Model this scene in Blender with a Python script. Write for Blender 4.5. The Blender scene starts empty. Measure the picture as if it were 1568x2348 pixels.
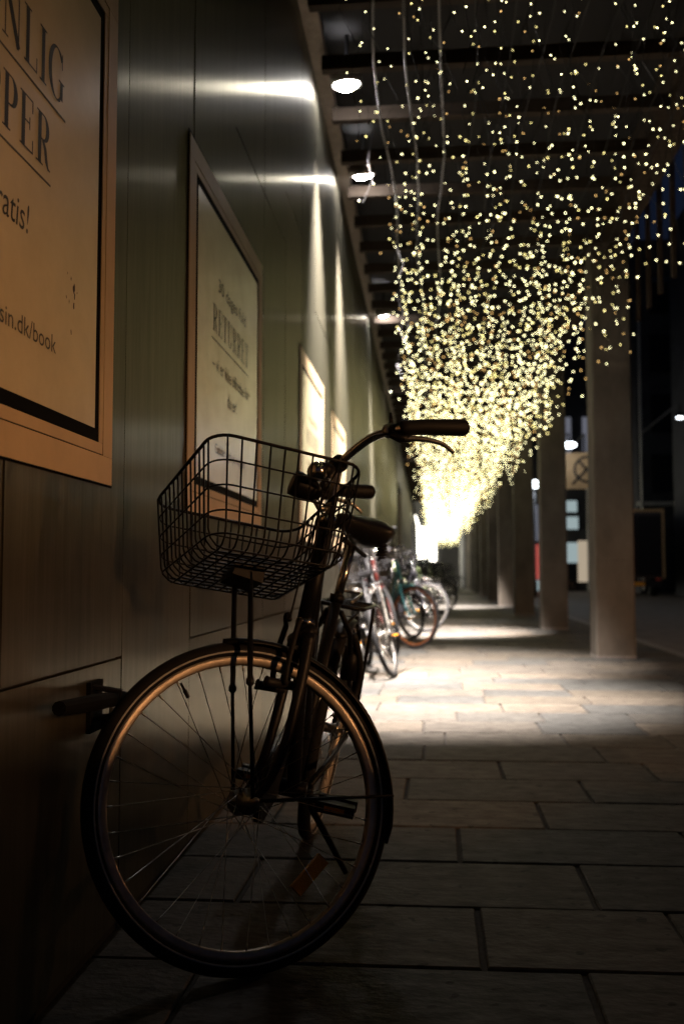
import bpy, math, random
from math import sin, cos, pi, radians, atan, sqrt
from mathutils import Vector as V, Matrix
random.seed(7)
S = bpy.context.scene
COL = S.collection

# ------------------------------------------------------------------ camera
F, CX, CY, VPX, VPY, H = 2250., 784., 1174., 997., 1312., .86   # in a 1568 x 2348 picture
PITCH = atan((VPY - CY) / F)
YAW = atan((VPX - CX) / F * cos(PITCH))
cam = bpy.data.cameras.new('camera')
cam.sensor_fit = 'VERTICAL'; cam.sensor_height = 36.0
cam.lens = F / 2348. * 36.0
cam.clip_start = .05; cam.clip_end = 600
cam.dof.use_dof = True; cam.dof.focus_distance = 2.12
cam.dof.aperture_fstop = cam.lens / 10.5
cam_o = bpy.data.objects.new('camera', cam); COL.objects.link(cam_o)
cam_o.location = (0, 0, H)
cam_o.rotation_euler = (pi / 2 + PITCH, 0, YAW)
S.camera = cam_o

# ------------------------------------------------------------------ night sky
w = bpy.data.worlds.new('World'); S.world = w; w.use_nodes = True
nt = w.node_tree; bg = nt.nodes['Background']
sky = nt.nodes.new('ShaderNodeTexSky'); sky.sky_type = 'NISHITA'; sky.sun_disc = False
sky.sun_elevation = radians(-1.0); sky.sun_rotation = radians(180); sky.air_density = 1.5; sky.ozone_density = 3.5
nt.links.new(sky.outputs[0], bg.inputs[0]); bg.inputs[1].default_value = .07

# ------------------------------------------------------------------ exposure, sampling
S.view_settings.view_transform = 'Standard'; S.view_settings.look = 'None'
S.view_settings.exposure = 0.0; S.view_settings.gamma = 1.0
c = S.cycles
c.use_denoising = True; c.denoising_prefilter = 'NONE'; c.use_adaptive_sampling = False
c.sample_clamp_indirect = 4.0; c.sample_clamp_direct = 0.0
c.max_bounces = 5; c.diffuse_bounces = 3; c.glossy_bounces = 3; c.transmission_bounces = 3
c.caustics_reflective = False; c.caustics_refractive = False

# ------------------------------------------------------------------ materials
def mat(name, col, rough=.5, metal=0., spec=.5, coat=0., emit=None, estr=0., noise=None, bump=None, aniso=0., transmission=0.):
    """noise = (scale xyz, amount, detail); bump = (scale xyz, strength)"""
    m = bpy.data.materials.new(name); m.use_nodes = True
    n = m.node_tree; b = n.nodes['Principled BSDF']
    b.inputs['Base Color'].default_value = (*col, 1); b.inputs['Roughness'].default_value = rough
    b.inputs['Metallic'].default_value = metal; b.inputs['Specular IOR Level'].default_value = spec
    b.inputs['Coat Weight'].default_value = coat; b.inputs['Coat Roughness'].default_value = .24
    b.inputs['Anisotropic'].default_value = aniso
    b.inputs['Transmission Weight'].default_value = transmission
    if emit:
        b.inputs['Emission Color'].default_value = (*emit, 1); b.inputs['Emission Strength'].default_value = estr
    if noise or bump:
        geo = n.nodes.new('ShaderNodeNewGeometry')
    if noise:
        sc, amt, det = noise
        mp = n.nodes.new('ShaderNodeMapping'); mp.inputs['Scale'].default_value = sc
        n.links.new(geo.outputs['Position'], mp.inputs[0])
        tx = n.nodes.new('ShaderNodeTexNoise'); tx.inputs['Scale'].default_value = 1; tx.inputs['Detail'].default_value = det
        tx.inputs['Roughness'].default_value = .65
        n.links.new(mp.outputs[0], tx.inputs[0])
        r = n.nodes.new('ShaderNodeMapRange'); r.inputs['From Min'].default_value = .3; r.inputs['From Max'].default_value = .7
        r.inputs['To Min'].default_value = 1 - amt; r.inputs['To Max'].default_value = 1 + amt
        n.links.new(tx.outputs[0], r.inputs[0])
        mx = n.nodes.new('ShaderNodeVectorMath'); mx.operation = 'SCALE'; mx.inputs[0].default_value = col
        n.links.new(r.outputs[0], mx.inputs['Scale']); n.links.new(mx.outputs[0], b.inputs['Base Color'])
        rr = n.nodes.new('ShaderNodeMath'); rr.operation = 'MULTIPLY_ADD'
        rr.inputs[1].default_value = -.25 * amt; rr.inputs[2].default_value = rough + .25 * amt
        n.links.new(r.outputs[0], rr.inputs[0]); n.links.new(rr.outputs[0], b.inputs['Roughness'])
    if bump:
        sc, st = bump
        mp2 = n.nodes.new('ShaderNodeMapping'); mp2.inputs['Scale'].default_value = sc
        n.links.new(geo.outputs['Position'], mp2.inputs[0])
        t2 = n.nodes.new('ShaderNodeTexNoise'); t2.inputs['Scale'].default_value = 1; t2.inputs['Detail'].default_value = 5
        n.links.new(mp2.outputs[0], t2.inputs[0])
        bp = n.nodes.new('ShaderNodeBump'); bp.inputs['Strength'].default_value = st; bp.inputs['Distance'].default_value = .01
        n.links.new(t2.outputs[0], bp.inputs['Height']); n.links.new(bp.outputs[0], b.inputs['Normal'])
    if aniso:
        tg = n.nodes.new('ShaderNodeCombineXYZ'); tg.inputs[0].default_value = -.0084; tg.inputs[1].default_value = 1   # along the wall
        n.links.new(tg.outputs[0], b.inputs['Tangent'])
    return m

def glow(name, col, s):
    m = bpy.data.materials.new(name); m.use_nodes = True; n = m.node_tree
    n.nodes.remove(n.nodes['Principled BSDF'])
    e = n.nodes.new('ShaderNodeEmission'); e.inputs[0].default_value = (*col, 1); e.inputs[1].default_value = s
    n.links.new(e.outputs[0], n.nodes['Material Output'].inputs[0]); return m

M = {}
def wall_metal(k, col):
    """brushed sheet: a broad dull lobe plus a sharper one drawn out sideways by the vertical brushing"""
    m = mat('brushed_metal_%d' % k, col, .45, .8, aniso=.4, noise=((34, 34, 3.0), .2, 7), bump=((90, 90, 2.5), .05))
    n = m.node_tree; b = n.nodes['Principled BSDF']; g = n.nodes.new('ShaderNodeBsdfAnisotropic'); x = n.nodes.new('ShaderNodeMixShader')
    g.inputs['Roughness'].default_value = .225; g.inputs['Anisotropy'].default_value = -.45
    for nm in ('Base Color', 'Normal', 'Tangent'):
        n.links.new(b.inputs[nm].links[0].from_socket, g.inputs['Color' if nm == 'Base Color' else nm])
    sc_ = n.nodes.new('ShaderNodeVectorMath'); sc_.operation = 'SCALE'; sc_.inputs['Scale'].default_value = 1.75
    n.links.new(b.inputs['Base Color'].links[0].from_socket, sc_.inputs[0]); n.links.new(sc_.outputs[0], g.inputs['Color'])
    x.inputs[0].default_value = .62
    n.links.new(b.outputs[0], x.inputs[1]); n.links.new(g.outputs[0], x.inputs[2]); n.links.new(x.outputs[0], n.nodes['Material Output'].inputs[0])
    return m
M['panel'] = [wall_metal(0, (.155, .147, .112)), wall_metal(1, (.135, .13, .1)), wall_metal(2, (.17, .158, .12))]
M['backing'] = mat('dark_backing', (.01, .01, .01), .8)
M['frame'] = mat('bronze_frame', (.60, .44, .26), .5, 0., noise=((5, 5, 5), .1, 4))
M['groove'] = mat('gasket_and_shadow_black', (.005, .005, .006), .9, spec=.1)
M['paper'] = mat('poster_paper', (.76, .66, .45), .26, spec=.55, coat=.6, noise=((6, 6, 6), .08, 5))
M['ink'] = mat('poster_ink', (.03, .027, .022), .5)
M['grime'] = mat('dark_smear', (.03, .015, .012), .7)
M['slab'] = [mat('stone_%d' % i, cc, .68, spec=.2, noise=((9, 22, 9), .5, 7), bump=((40, 60, 40), .35)) for i, cc in
             enumerate([(.072, .064, .056), (.056, .053, .049), (.086, .073, .060), (.049, .049, .048), (.07, .060, .049)])]
def spots(m, scale, thr, dark):
    """scattered gum and drip marks multiplied into the stone colour"""
    n = m.node_tree; b = n.nodes['Principled BSDF']; src = b.inputs['Base Color'].links[0].from_socket
    g = n.nodes.new('ShaderNodeNewGeometry'); t = n.nodes.new('ShaderNodeTexNoise'); t.inputs['Scale'].default_value = scale; t.inputs['Detail'].default_value = 1.5
    r = n.nodes.new('ShaderNodeMapRange'); r.inputs['From Min'].default_value = thr; r.inputs['From Max'].default_value = thr + .035
    r.inputs['To Min'].default_value = 1; r.inputs['To Max'].default_value = dark
    v = n.nodes.new('ShaderNodeVectorMath'); v.operation = 'SCALE'
    n.links.new(g.outputs['Position'], t.inputs[0]); n.links.new(t.outputs[0], r.inputs[0]); n.links.new(src, v.inputs[0]); n.links.new(r.outputs[0], v.inputs['Scale']); n.links.new(v.outputs[0], b.inputs['Base Color'])
for m_ in M['slab']: spots(m_, 21, .665, .4); spots(m_, 3.1, .56, .84)
M['joint'] = mat('joint_sand', (.035, .03, .026), .9, noise=((60, 60, 60), .4, 4))
M['street'] = mat('street_cobble', (.075, .058, .046), .6, noise=((3, 5, 3), .5, 6), bump=((14, 14, 14), .5))
M['kerb'] = mat('kerb_granite', (.17, .155, .145), .6, noise=((40, 40, 40), .3, 4))
M['pillar'] = mat('concrete_pillar', (.10, .086, .071), .75, noise=((3, 3, 1.6), .33, 8), bump=((25, 25, 10), .25))
M['joist'] = mat('timber_joist', (.05, .038, .029), .8, spec=.12, noise=((1.2, 25, 25), .25, 6))
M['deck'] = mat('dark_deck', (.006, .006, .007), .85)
M['trim'] = mat('soffit_trim', (.30, .25, .20), .45, .5, noise=((20, 20, 20), .2, 4))
M['black'] = mat('black_paint', (.006, .006, .008), .45, spec=.22)
M['matte'] = mat('matte_black', (.009, .009, .011), .6, spec=.3)
M['rubber'] = mat('tyre_rubber', (.010, .010, .011), .75, spec=.2)
M['chrome'] = mat('chrome', (.55, .54, .52), .18, 1., noise=((60, 60, 60), .25, 4))
M['steel'] = mat('dull_steel', (.42, .40, .37), .33, 1., noise=((80, 80, 80), .3, 4))
M['rim'] = mat('alloy_rim', (.46, .40, .34), .36, .6, noise=((30, 30, 30), .2, 4))
M['rimdark'] = mat('dull_rim', (.10, .095, .09), .4, .6)
M['stripe'] = mat('reflective_stripe', (.45, .45, .45), .4)
M['amber'] = mat('amber_reflector', (.95, .38, .03), .25, coat=.5, bump=((500, 500, 500), .6))
M['vinyl'] = mat('saddle_vinyl', (.010, .010, .010), .36, spec=.35)
M['cord'] = mat('pale_cord', (.30, .30, .30), .6)
M['glass'] = mat('dark_glass', (.01, .012, .016), .08, spec=.6)
M['facade'] = mat('dark_facade', (.028, .03, .036), .8, noise=((1.2, 1.2, 1.2), .4, 6))
M['brick'] = mat('facade_brick', (.10, .075, .06), .8, noise=((2, 2, 8), .4, 6))
M['pale'] = mat('pale_render', (.45, .44, .42), .7, noise=((1, 1, 1), .15, 5))
M['wood'] = mat('sign_wood', (.42, .26, .12), .6, noise=((2, 2, 14), .25, 6))
M['bulb'] = [glow('bulb_warm_white', (1., .92, .50), 10.), glow('bulb_amber', (1., .60, .2), 3.2), glow('bulb_yellow', (1., .85, .32), 6.2)]
M['lens'] = glow('downlight_lens', (1., .95, .93), 170.)
M['globe'] = glow('street_lamp_globe', (.88, .95, 1.), 6.)
M['entr'] = glow('lit_entrance_glass', (1., .95, .8), 7.)
M['shopwin'] = glow('lit_shop_window', (1., .93, .74), 5.)

# ------------------------------------------------------------------ mesh helpers
class MB:
    def __init__(s): s.v = []; s.f = []
    def add(s, vs, fs):
        o = len(s.v); s.v += [tuple(x) for x in vs]; s.f += [tuple(i + o for i in f) for f in fs]; return s
    def box(s, c, d, rot=None):
        c = V(c); hx, hy, hz = d[0] / 2, d[1] / 2, d[2] / 2; vs = []
        for x in (-hx, hx):
            for y in (-hy, hy):
                for z in (-hz, hz):
                    q = V((x, y, z)); q = rot @ q if rot else q; vs.append(c + q)
        return s.add(vs, [(0, 1, 3, 2), (4, 6, 7, 5), (0, 4, 5, 1), (2, 3, 7, 6), (0, 2, 6, 4), (1, 5, 7, 3)])
    def bbox(s, lo, hi):
        return s.box([(a + b) / 2 for a, b in zip(lo, hi)], [b - a for a, b in zip(lo, hi)])
    def bevel_box(s, lo, hi, b):
        x0, y0, z0 = lo; x1, y1, z1 = hi
        return s.add([(x0, y0, z0), (x1, y0, z0), (x1, y1, z0), (x0, y1, z0), (x0, y0, z1 - b), (x1, y0, z1 - b), (x1, y1, z1 - b), (x0, y1, z1 - b),
                      (x0 + b, y0 + b, z1), (x1 - b, y0 + b, z1), (x1 - b, y1 - b, z1), (x0 + b, y1 - b, z1)],
                     [(0, 1, 5, 4), (1, 2, 6, 5), (2, 3, 7, 6), (3, 0, 4, 7), (4, 5, 9, 8), (5, 6, 10, 9), (6, 7, 11, 10), (7, 4, 8, 11), (8, 9, 10, 11)])
    def tube(s, pts, r, n=8, closed=False, cap=True, flat=None):
        """flat=(axis vector, factor): squash across that axis"""
        pts = [V(p) for p in pts]; k = len(pts)
        rs = r if isinstance(r, (list, tuple)) else [r] * k
        tn = []
        for i in range(k):
            a = pts[i - 1] if (i > 0 or closed) else pts[i]; b = pts[(i + 1) % k] if (i < k - 1 or closed) else pts[i]
            t = (b - a); tn.append(t.normalized() if t.length > 1e-9 else V((0, 0, 1)))
        ref = V((0, 0, 1)) if abs(tn[0].z) < .9 else V((1, 0, 0))
        nr = (ref - tn[0] * ref.dot(tn[0])).normalized(); vs = []
        for i in range(k):
            nr = (nr - tn[i] * nr.dot(tn[i]))
            nr = nr.normalized() if nr.length > 1e-6 else tn[i].orthogonal().normalized()
            bi = tn[i].cross(nr)
            for j in range(n):
                t = 2 * pi * j / n; q = (nr * cos(t) + bi * sin(t)) * rs[i]
                if flat: ax = flat[0]; q = q - ax * q.dot(ax) * (1 - flat[1])
                vs.append(pts[i] + q)
        fs = [(i * n + j, i * n + (j + 1) % n, ((i + 1) % k) * n + (j + 1) % n, ((i + 1) % k) * n + j)
              for i in range(k if closed else k - 1) for j in range(n)]
        if cap and not closed: fs += [tuple(range(n))[::-1], tuple(range((k - 1) * n, k * n))]
        return s.add(vs, fs)
    def loft(s, rings, closed=False, cap=True):
        n = len(rings[0]); k = len(rings); vs = [p for r in rings for p in r]
        fs = [(i * n + j, i * n + (j + 1) % n, ((i + 1) % k) * n + (j + 1) % n, ((i + 1) % k) * n + j)
              for i in range(k if closed else k - 1) for j in range(n)]
        if cap and not closed: fs += [tuple(range(n))[::-1], tuple(range((k - 1) * n, k * n))]
        return s.add(vs, fs)
    def ico(s, c, r, sz=1.0):
        t = (1 + 5 ** .5) / 2; q = r / sqrt(1 + t * t); c = V(c)
        vs = [(-1, t, 0), (1, t, 0), (-1, -t, 0), (1, -t, 0), (0, -1, t), (0, 1, t), (0, -1, -t), (0, 1, -t), (t, 0, -1), (t, 0, 1), (-t, 0, -1), (-t, 0, 1)]
        fs = [(0, 11, 5), (0, 5, 1), (0, 1, 7), (0, 7, 10), (0, 10, 11), (1, 5, 9), (5, 11, 4), (11, 10, 2), (10, 7, 6), (7, 1, 8),
              (3, 9, 4), (3, 4, 2), (3, 2, 6), (3, 6, 8), (3, 8, 9), (4, 9, 5), (2, 4, 11), (6, 2, 10), (8, 6, 7), (9, 8, 1)]
        return s.add([c + V((x * q, y * q, z * q * sz)) for x, y, z in vs], fs)
    def sphere(s, c, r, nu=16, nv=10, ax=None):
        c = V(c); ax = ax or (V((1, 0, 0)), V((0, 1, 0)), V((0, 0, 1)))
        r = r if isinstance(r, (tuple, list)) else (r, r, r); rings = []
        for i in range(nv + 1):
            t = pi * (.02 + .96 * i / nv)
            rings.append([c + ax[0] * (r[0] * sin(t) * cos(2 * pi * j / nu)) + ax[1] * (r[1] * sin(t) * sin(2 * pi * j / nu)) + ax[2] * (r[2] * cos(t)) for j in range(nu)])
        return s.loft(rings)
    def mesh(s, name, m, smooth=False, xf=None, origin=None):
        me = bpy.data.meshes.new(name); vs = s.v
        if xf: vs = [tuple(xf(*p)) for p in vs]
        if origin is not None: vs = [tuple(V(p) - V(origin)) for p in vs]
        me.from_pydata(vs, [], s.f); me.materials.append(m)
        if smooth: me.polygons.foreach_set('use_smooth', [True] * len(me.polygons))
        me.update(); return me
    def build(s, name, m, parent=None, smooth=False, xf=None, origin=None):
        """origin: where the parent stands (coordinates are baked relative to it)"""
        o = bpy.data.objects.new(name, s.mesh(name, m, smooth, xf, origin)); COL.objects.link(o)
        if parent: o.parent = parent
        return o

def tag(o, label, cat, group=None):
    o['label'] = label; o['category'] = cat
    if group: o['group'] = group
    return o
def struct(o): o['kind'] = 'structure'; return o
def empty(name, loc, label, cat, group=None):
    o = bpy.data.objects.new(name, None); o.empty_display_size = .1; o.location = loc; COL.objects.link(o)
    return tag(o, label, cat, group)
def light(name, kind, loc, energy, col, parent=None, **kw):
    l = bpy.data.lights.new(name, kind); l.energy = energy; l.color = col
    for k, v in kw.items(): setattr(l, k, v)
    o = bpy.data.objects.new(name, l); o.location = loc; COL.objects.link(o)
    if parent: o.parent = parent
    return o
def arc(c, a, b, r, t0, t1, n):
    return [V(c) + V(a) * (r * cos(t0 + (t1 - t0) * i / n)) + V(b) * (r * sin(t0 + (t1 - t0) * i / n)) for i in range(n + 1)]
def spline(p, n=6):
    p = [V(x) for x in p]; q = [p[0]] + p + [p[-1]]; out = []
    for i in range(1, len(q) - 2):
        for k in range(n):
            t = k / n; a, b, c_, d = q[i - 1:i + 3]
            out.append(.5 * (2 * b + (c_ - a) * t + (2 * a - 5 * b + 4 * c_ - d) * t * t + (3 * b - a - 3 * c_ + d) * t ** 3))
    return out + [p[-1]]

ORD = ['first', 'second', 'third', 'fourth', 'fifth', 'sixth', 'seventh', 'eighth', 'ninth', 'tenth', 'eleventh', 'twelfth', 'thirteenth']

# ------------------------------------------------------------------ ground, street, pavement
PX0, PX1 = -.74, 2.5
struct(MB().add([(-60, -40, -.13), (120, -40, -.13), (120, 260, -.13), (-60, 260, -.13)], [(0, 1, 2, 3)]).build('street', M['street']))
pave = struct(MB().bbox((-1.6, -6, -.12), (PX1, 95, -.010)).build('pavement', M['joint']))
ROWS = {0: [.314], 1: [.103, .575], 2: [.41], 3: [.07, .80], 4: [.37], 5: [-.118, .585], 6: [.28, .92], 7: [-.056, .77], 8: [.048], 9: [.57]}
rs = random.Random(3)
def slab_xf(x, y, z): return (x, y + .018 * x, z)        # the courses run slightly askew
for k in range(-3, 50):
    y0 = 2.206 - .395 + .395 * k; y1 = y0 + .395
    xs = list(ROWS.get(k, []))
    if not xs: xs = [rs.uniform(-.3, .6)]
    while xs[0] > PX0 + .75: xs.insert(0, xs[0] - rs.uniform(.55, .95))
    while xs[-1] < PX1 - .5: xs.append(xs[-1] + rs.uniform(.5, .95))
    xs = [-1.0] + [x for x in xs if PX0 + .1 < x < PX1 - .1] + [PX1 - .0]
    for a, b in zip(xs, xs[1:]):
        g = .005 + rs.uniform(0, .003); dz = rs.uniform(-.002, .002)
        s = MB().bevel_box((a + g, y0 + g * .8, -.05), (b - g, y1 - g * .8, dz), .004)
        s.build('slab', rs.choice(M['slab']), pave, xf=slab_xf)
far = MB().bbox((-1.0, 2.206 - .395 + .395 * 50 + .06, -.05), (PX1, 94.9, -.004)).build('far_paving', M['slab'][1], pave)
kerb = struct(MB().bbox((PX1 + .004, -6, -.14), (PX1 + .14, 95, -.004)).build('kerb', M['kerb']))

# ------------------------------------------------------------------ metal clad wall along the walkway
WA = radians(.484); WD = V((-sin(WA), cos(WA), 0)); WN = V((cos(WA), sin(WA), 0)); W0 = V((-.737, 0, 0))
def W(s, n, z): return W0 + WD * s + WN * n + V((0, 0, z))
def wx(x, y, z): return W(y, x, z)                       # wall-local x = out of the wall, y = along it
WTOP, WEND = 4.22, 25.0
wall = tag(MB().bbox((-.5, -3, -.02), (-.016, WEND, WTOP + .6)).build('clad_wall', M['backing'], xf=wx),
           'long wall clad in tall brushed metal panels, left of the walkway', 'wall')
seams = [3.02 + .685 * k for k in range(-8, 33)]
rw = random.Random(11)
for i, (a, b) in enumerate(zip(seams, seams[1:])):
    b = min(b, WEND)
    cuts = [0.03, .655, [2.61, 2.89, 3.2, 2.61][(i + 2) % 4], WTOP]
    if i % 3 == 1 and not 8 <= i <= 10: cuts = [.03, cuts[2], WTOP]
    for z0, z1 in zip(cuts, cuts[1:]):
        p = rw.uniform(-.0012, .0012)
        MB().box(((-.008 + p / 2), (a + b) / 2, (z0 + z1) / 2), (.016 + p, b - a - .006, z1 - z0 - .007)).build('panel', rw.choice(M['panel']), wall, xf=wx)
soff = MB().bbox((-.01, -3, WTOP + .004), (.10, WEND, WTOP + .07)).build('soffit_trim', M['trim'], wall, xf=wx)

# dark doorway, then a louvred wall and a lit shop window farther along
dw = empty('doorway', W(26.3, 0, 0), 'dark doorway with a slim frame at the end of the metal wall', 'doorway')
og = W(26.3, 0, 0)
MB().bbox((-.35, WEND + .06, 0), (-.30, 27.7, 3.1)).build('door', M['matte'], dw, xf=wx, origin=og)
MB().bbox((-.3, WEND + .002, 0), (.03, WEND + .06, 3.16)).build('jamb', M['matte'], dw, xf=wx, origin=og)
MB().bbox((-.3, 27.7, 0), (.03, 27.76, 3.16)).build('jamb', M['trim'], dw, xf=wx, origin=og)
MB().bbox((-.3, WEND + .06, 3.1), (.03, 27.7, 3.16)).build('lintel', M['matte'], dw, xf=wx, origin=og)
MB().bbox((-.4, WEND, 3.165), (0, 27.76, WTOP + .6)).build('wall', M['pale'], dw, xf=wx, origin=og)
lw = tag(MB().bbox((-.5, 27.765, 0), (-.03, 46, WTOP + .6)).build('louvred_wall', M['pale'], xf=wx),
         'pale wall of horizontal louvres beyond the dark doorway', 'wall')
for k in range(26):
    MB().box((-.012, 36.8, .5 + k * .13), (.05, 18, .07), Matrix.Rotation(radians(25), 3, 'Y')).build('louvre', M['pale'], lw, xf=wx)
sw = empty('lit_shop', W(58, 0, 0), 'lit shop windows along the far left wall, past the louvres', 'shop'); og = W(58, 0, 0)
MB().bbox((-.5, 46.01, 0), (-.06, 85, .75)).build('stall_riser', M['pale'], sw, xf=wx, origin=og)
MB().bbox((-.5, 46.01, 3.9), (-.06, 85, WTOP + .6)).build('fascia', M['pale'], sw, xf=wx, origin=og)
for k in range(12):
    a = 46.1 + k * 3.2
    MB().bbox((-.12, a, .76), (-.10, a + 3.05, 3.89)).build('pane', M['shopwin'], sw, xf=wx, origin=og)
    MB().bbox((-.12, a + 3.06, .76), (-.04, a + 3.19, 3.89)).build('mullion', M['matte'], sw, xf=wx, origin=og)

ee = empty('glazed_entrance', (-.6, 96, 0), 'dazzling lit glazed entrance closing the far end of the walkway', 'entrance')
MB().bbox((-5, .3, 0), (8, 2, 9)).build('wall', M['pale'], ee)
for k in range(4):
    MB().bbox((-2.25 + .75 * k, .22, 1.9), (-1.54 + .75 * k, .26, 6.4)).build('pane', M['entr'], ee)
    MB().bbox((-2.29 + .75 * k, .15, 0), (-2.255 + .75 * k, .29, 6.5)).build('mullion', M['matte'], ee)
MB().bbox((-2.25, .2, 0), (.75, .28, 1.85)).build('door_panel', M['matte'], ee)

# ------------------------------------------------------------------ lettering
def ribbon(b, pts, w0=None, T=.17, h=.034):
    """flat pen stroke; thick when it runs vertically, hairline when it runs sideways"""
    pts = [V((p[0], p[1], 0)) for p in pts]; k = len(pts); L = []; Rr = []
    for i in range(k):
        t = (pts[min(i + 1, k - 1)] - pts[max(i - 1, 0)]).normalized()
        w_ = w0 if w0 else h + (T - h) * abs(t.y) ** 2.0
        n = V((-t.y, t.x, 0)) * (w_ / 2); L.append(pts[i] + n); Rr.append(pts[i] - n)
    b.add([(p.x, p.y, 0) for p in L + Rr], [(i, i + 1, k + i + 1, k + i) for i in range(k - 1)])
def ell(cx, cy, rx, ry, a0, a1, n=16):
    return [(cx + rx * cos(radians(a0 + (a1 - a0) * i / n)), cy + ry * sin(radians(a0 + (a1 - a0) * i / n))) for i in range(n + 1)]
def glyph(ch):
    b = MB(); hl = .034
    def stem(x, y0=0, y1=1, w0=.15): ribbon(b, [(x, y0), (x, y1)], w0)
    def ser(x, y, w_=.16): ribbon(b, [(x - w_, y), (x + w_, y)], hl)
    def bar(x0, x1, y): ribbon(b, [(x0, y), (x1, y)], hl)
    def term(x, y0, y1): ribbon(b, [(x, y0), (x, y1)], .04)
    e = hl / 2
    if ch == 'I': stem(.2); ser(.2, e); ser(.2, 1 - e); return b, .4
    if ch == 'L': stem(.2); ser(.2, 1 - e); bar(.05, .62, e); term(.61, 0, .28); return b, .66
    if ch == 'E':
        stem(.2); bar(.05, .62, e); bar(.05, .6, 1 - e); bar(.2, .48, .52); term(.61, 0, .26); term(.59, .76, 1); term(.47, .4, .64); return b, .68
    if ch == 'T': stem(.34); ser(.34, e); bar(.03, .65, 1 - e); term(.04, .72, 1); term(.64, .72, 1); return b, .68
    if ch == 'N':
        stem(.16, w0=.045); ser(.16, e, .12); ribbon(b, [(.14, .98), (.7, .02)], .16); stem(.7, w0=.045); ser(.7, 1 - e, .12); ser(.12, 1 - e, .1); return b, .84
    if ch == 'H': stem(.2); stem(.66); bar(.2, .66, .5); [ser(x, y, .15) for x in (.2, .66) for y in (e, 1 - e)]; return b, .86
    if ch in 'PR':
        stem(.2); ser(.2, e); y0 = .47 if ch == 'P' else .5
        bar(.05, .36, 1 - e); bar(.2, .36, y0); ribbon(b, ell(.36, (y0 + 1 - hl) / 2 + e / 2, .2, (1 - hl - y0) / 2 + e / 2, 90, -90), T=.16)
        if ch == 'R': ribbon(b, [(.34, .5), (.46, .36), (.52, .14), (.6, .03), (.7, .02)], T=.15)
        return b, (.64 if ch == 'P' else .72)
    if ch == 'U':
        ribbon(b, [(.2, 1), (.2, .3)] , .15); ribbon(b, ell(.41, .3, .21, .285, 180, 360), T=.13); stem(.62, .3, 1, .045); ser(.2, 1 - e); ser(.62, 1 - e, .1); return b, .78
    if ch == 'O': ribbon(b, ell(.42, .5, .32, .49, 0, 360, 32)); return b, .84
    if ch == 'G':
        ribbon(b, ell(.42, .5, .34, .49, 42, 300, 26)); ribbon(b, ell(.42, .5, .3, .485, 300, 318, 3), .05); stem(.66, .08, .42, .14); ser(.66, .42, .14); term(.69, .68, .98); return b, .84
    if ch == 'S':
        ribbon(b, ell(.33, .75, .22, .235, 30, 200, 12) + [(.2, .58), (.46, .42)] + ell(.33, .255, .23, .24, 40, -160, 14), T=.13); term(.56, .74, .97); term(.08, .03, .28); return b, .68
    return b, .35
def serif_text(txt, s0, s1, z, cap, n, name, parent, og):
    s0 *= KB; s1 *= KB; z = KZ(z); cap *= KB
    b = MB(); x = 0; parts = []
    for ch in txt:
        g, a = glyph(ch); parts.append((g, x)); x += a + .05
    k = (s1 - s0) / x
    for g, x0 in parts: b.add([(n, s0 + (vx + x0) * k, z + vy * cap) for vx, vy, _ in g.v], g.f)
    return b.build(name, M['ink'], parent, xf=wx, origin=og)
def plain_text(txt, s0, s1, z, hgt, n, name, parent, og, shear=0., m='ink'):
    s0 *= KB; s1 *= KB; z = KZ(z); hgt *= KB
    cu = bpy.data.curves.new(name, 'FONT'); cu.body = txt; cu.size = 1; cu.shear = shear; cu.resolution_u = 3
    t = bpy.data.objects.new('tmp_text', cu); COL.objects.link(t)
    me = bpy.data.meshes.new_from_object(t.evaluated_get(bpy.context.evaluated_depsgraph_get()))
    xs = [v.co.x for v in me.vertices]; x0, x1 = min(xs), max(xs); k = (s1 - s0) / (x1 - x0)
    P = [(n, s0 + (v.co.x - x0) * k, z + v.co.y * hgt / .72) for v in me.vertices]
    fs = sorted(([tuple(p.vertices) for p in me.polygons]), key=lambda f: min(xs[i] for i in f))
    bpy.data.objects.remove(t)
    b = MB(); right = None                                # one object per word
    for f in fs + [None]:
        lo = None if f is None else min(xs[i] for i in f)
        if f is None or (right is not None and lo - right > .14):
            b.build('word', M[m], parent, xf=wx, origin=og); b = MB(); right = None
            if f is None: break
        b.add([P[i] for i in f], [tuple(range(len(f)))]); right = max(right if right is not None else -9, max(xs[i] for i in f))

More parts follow.
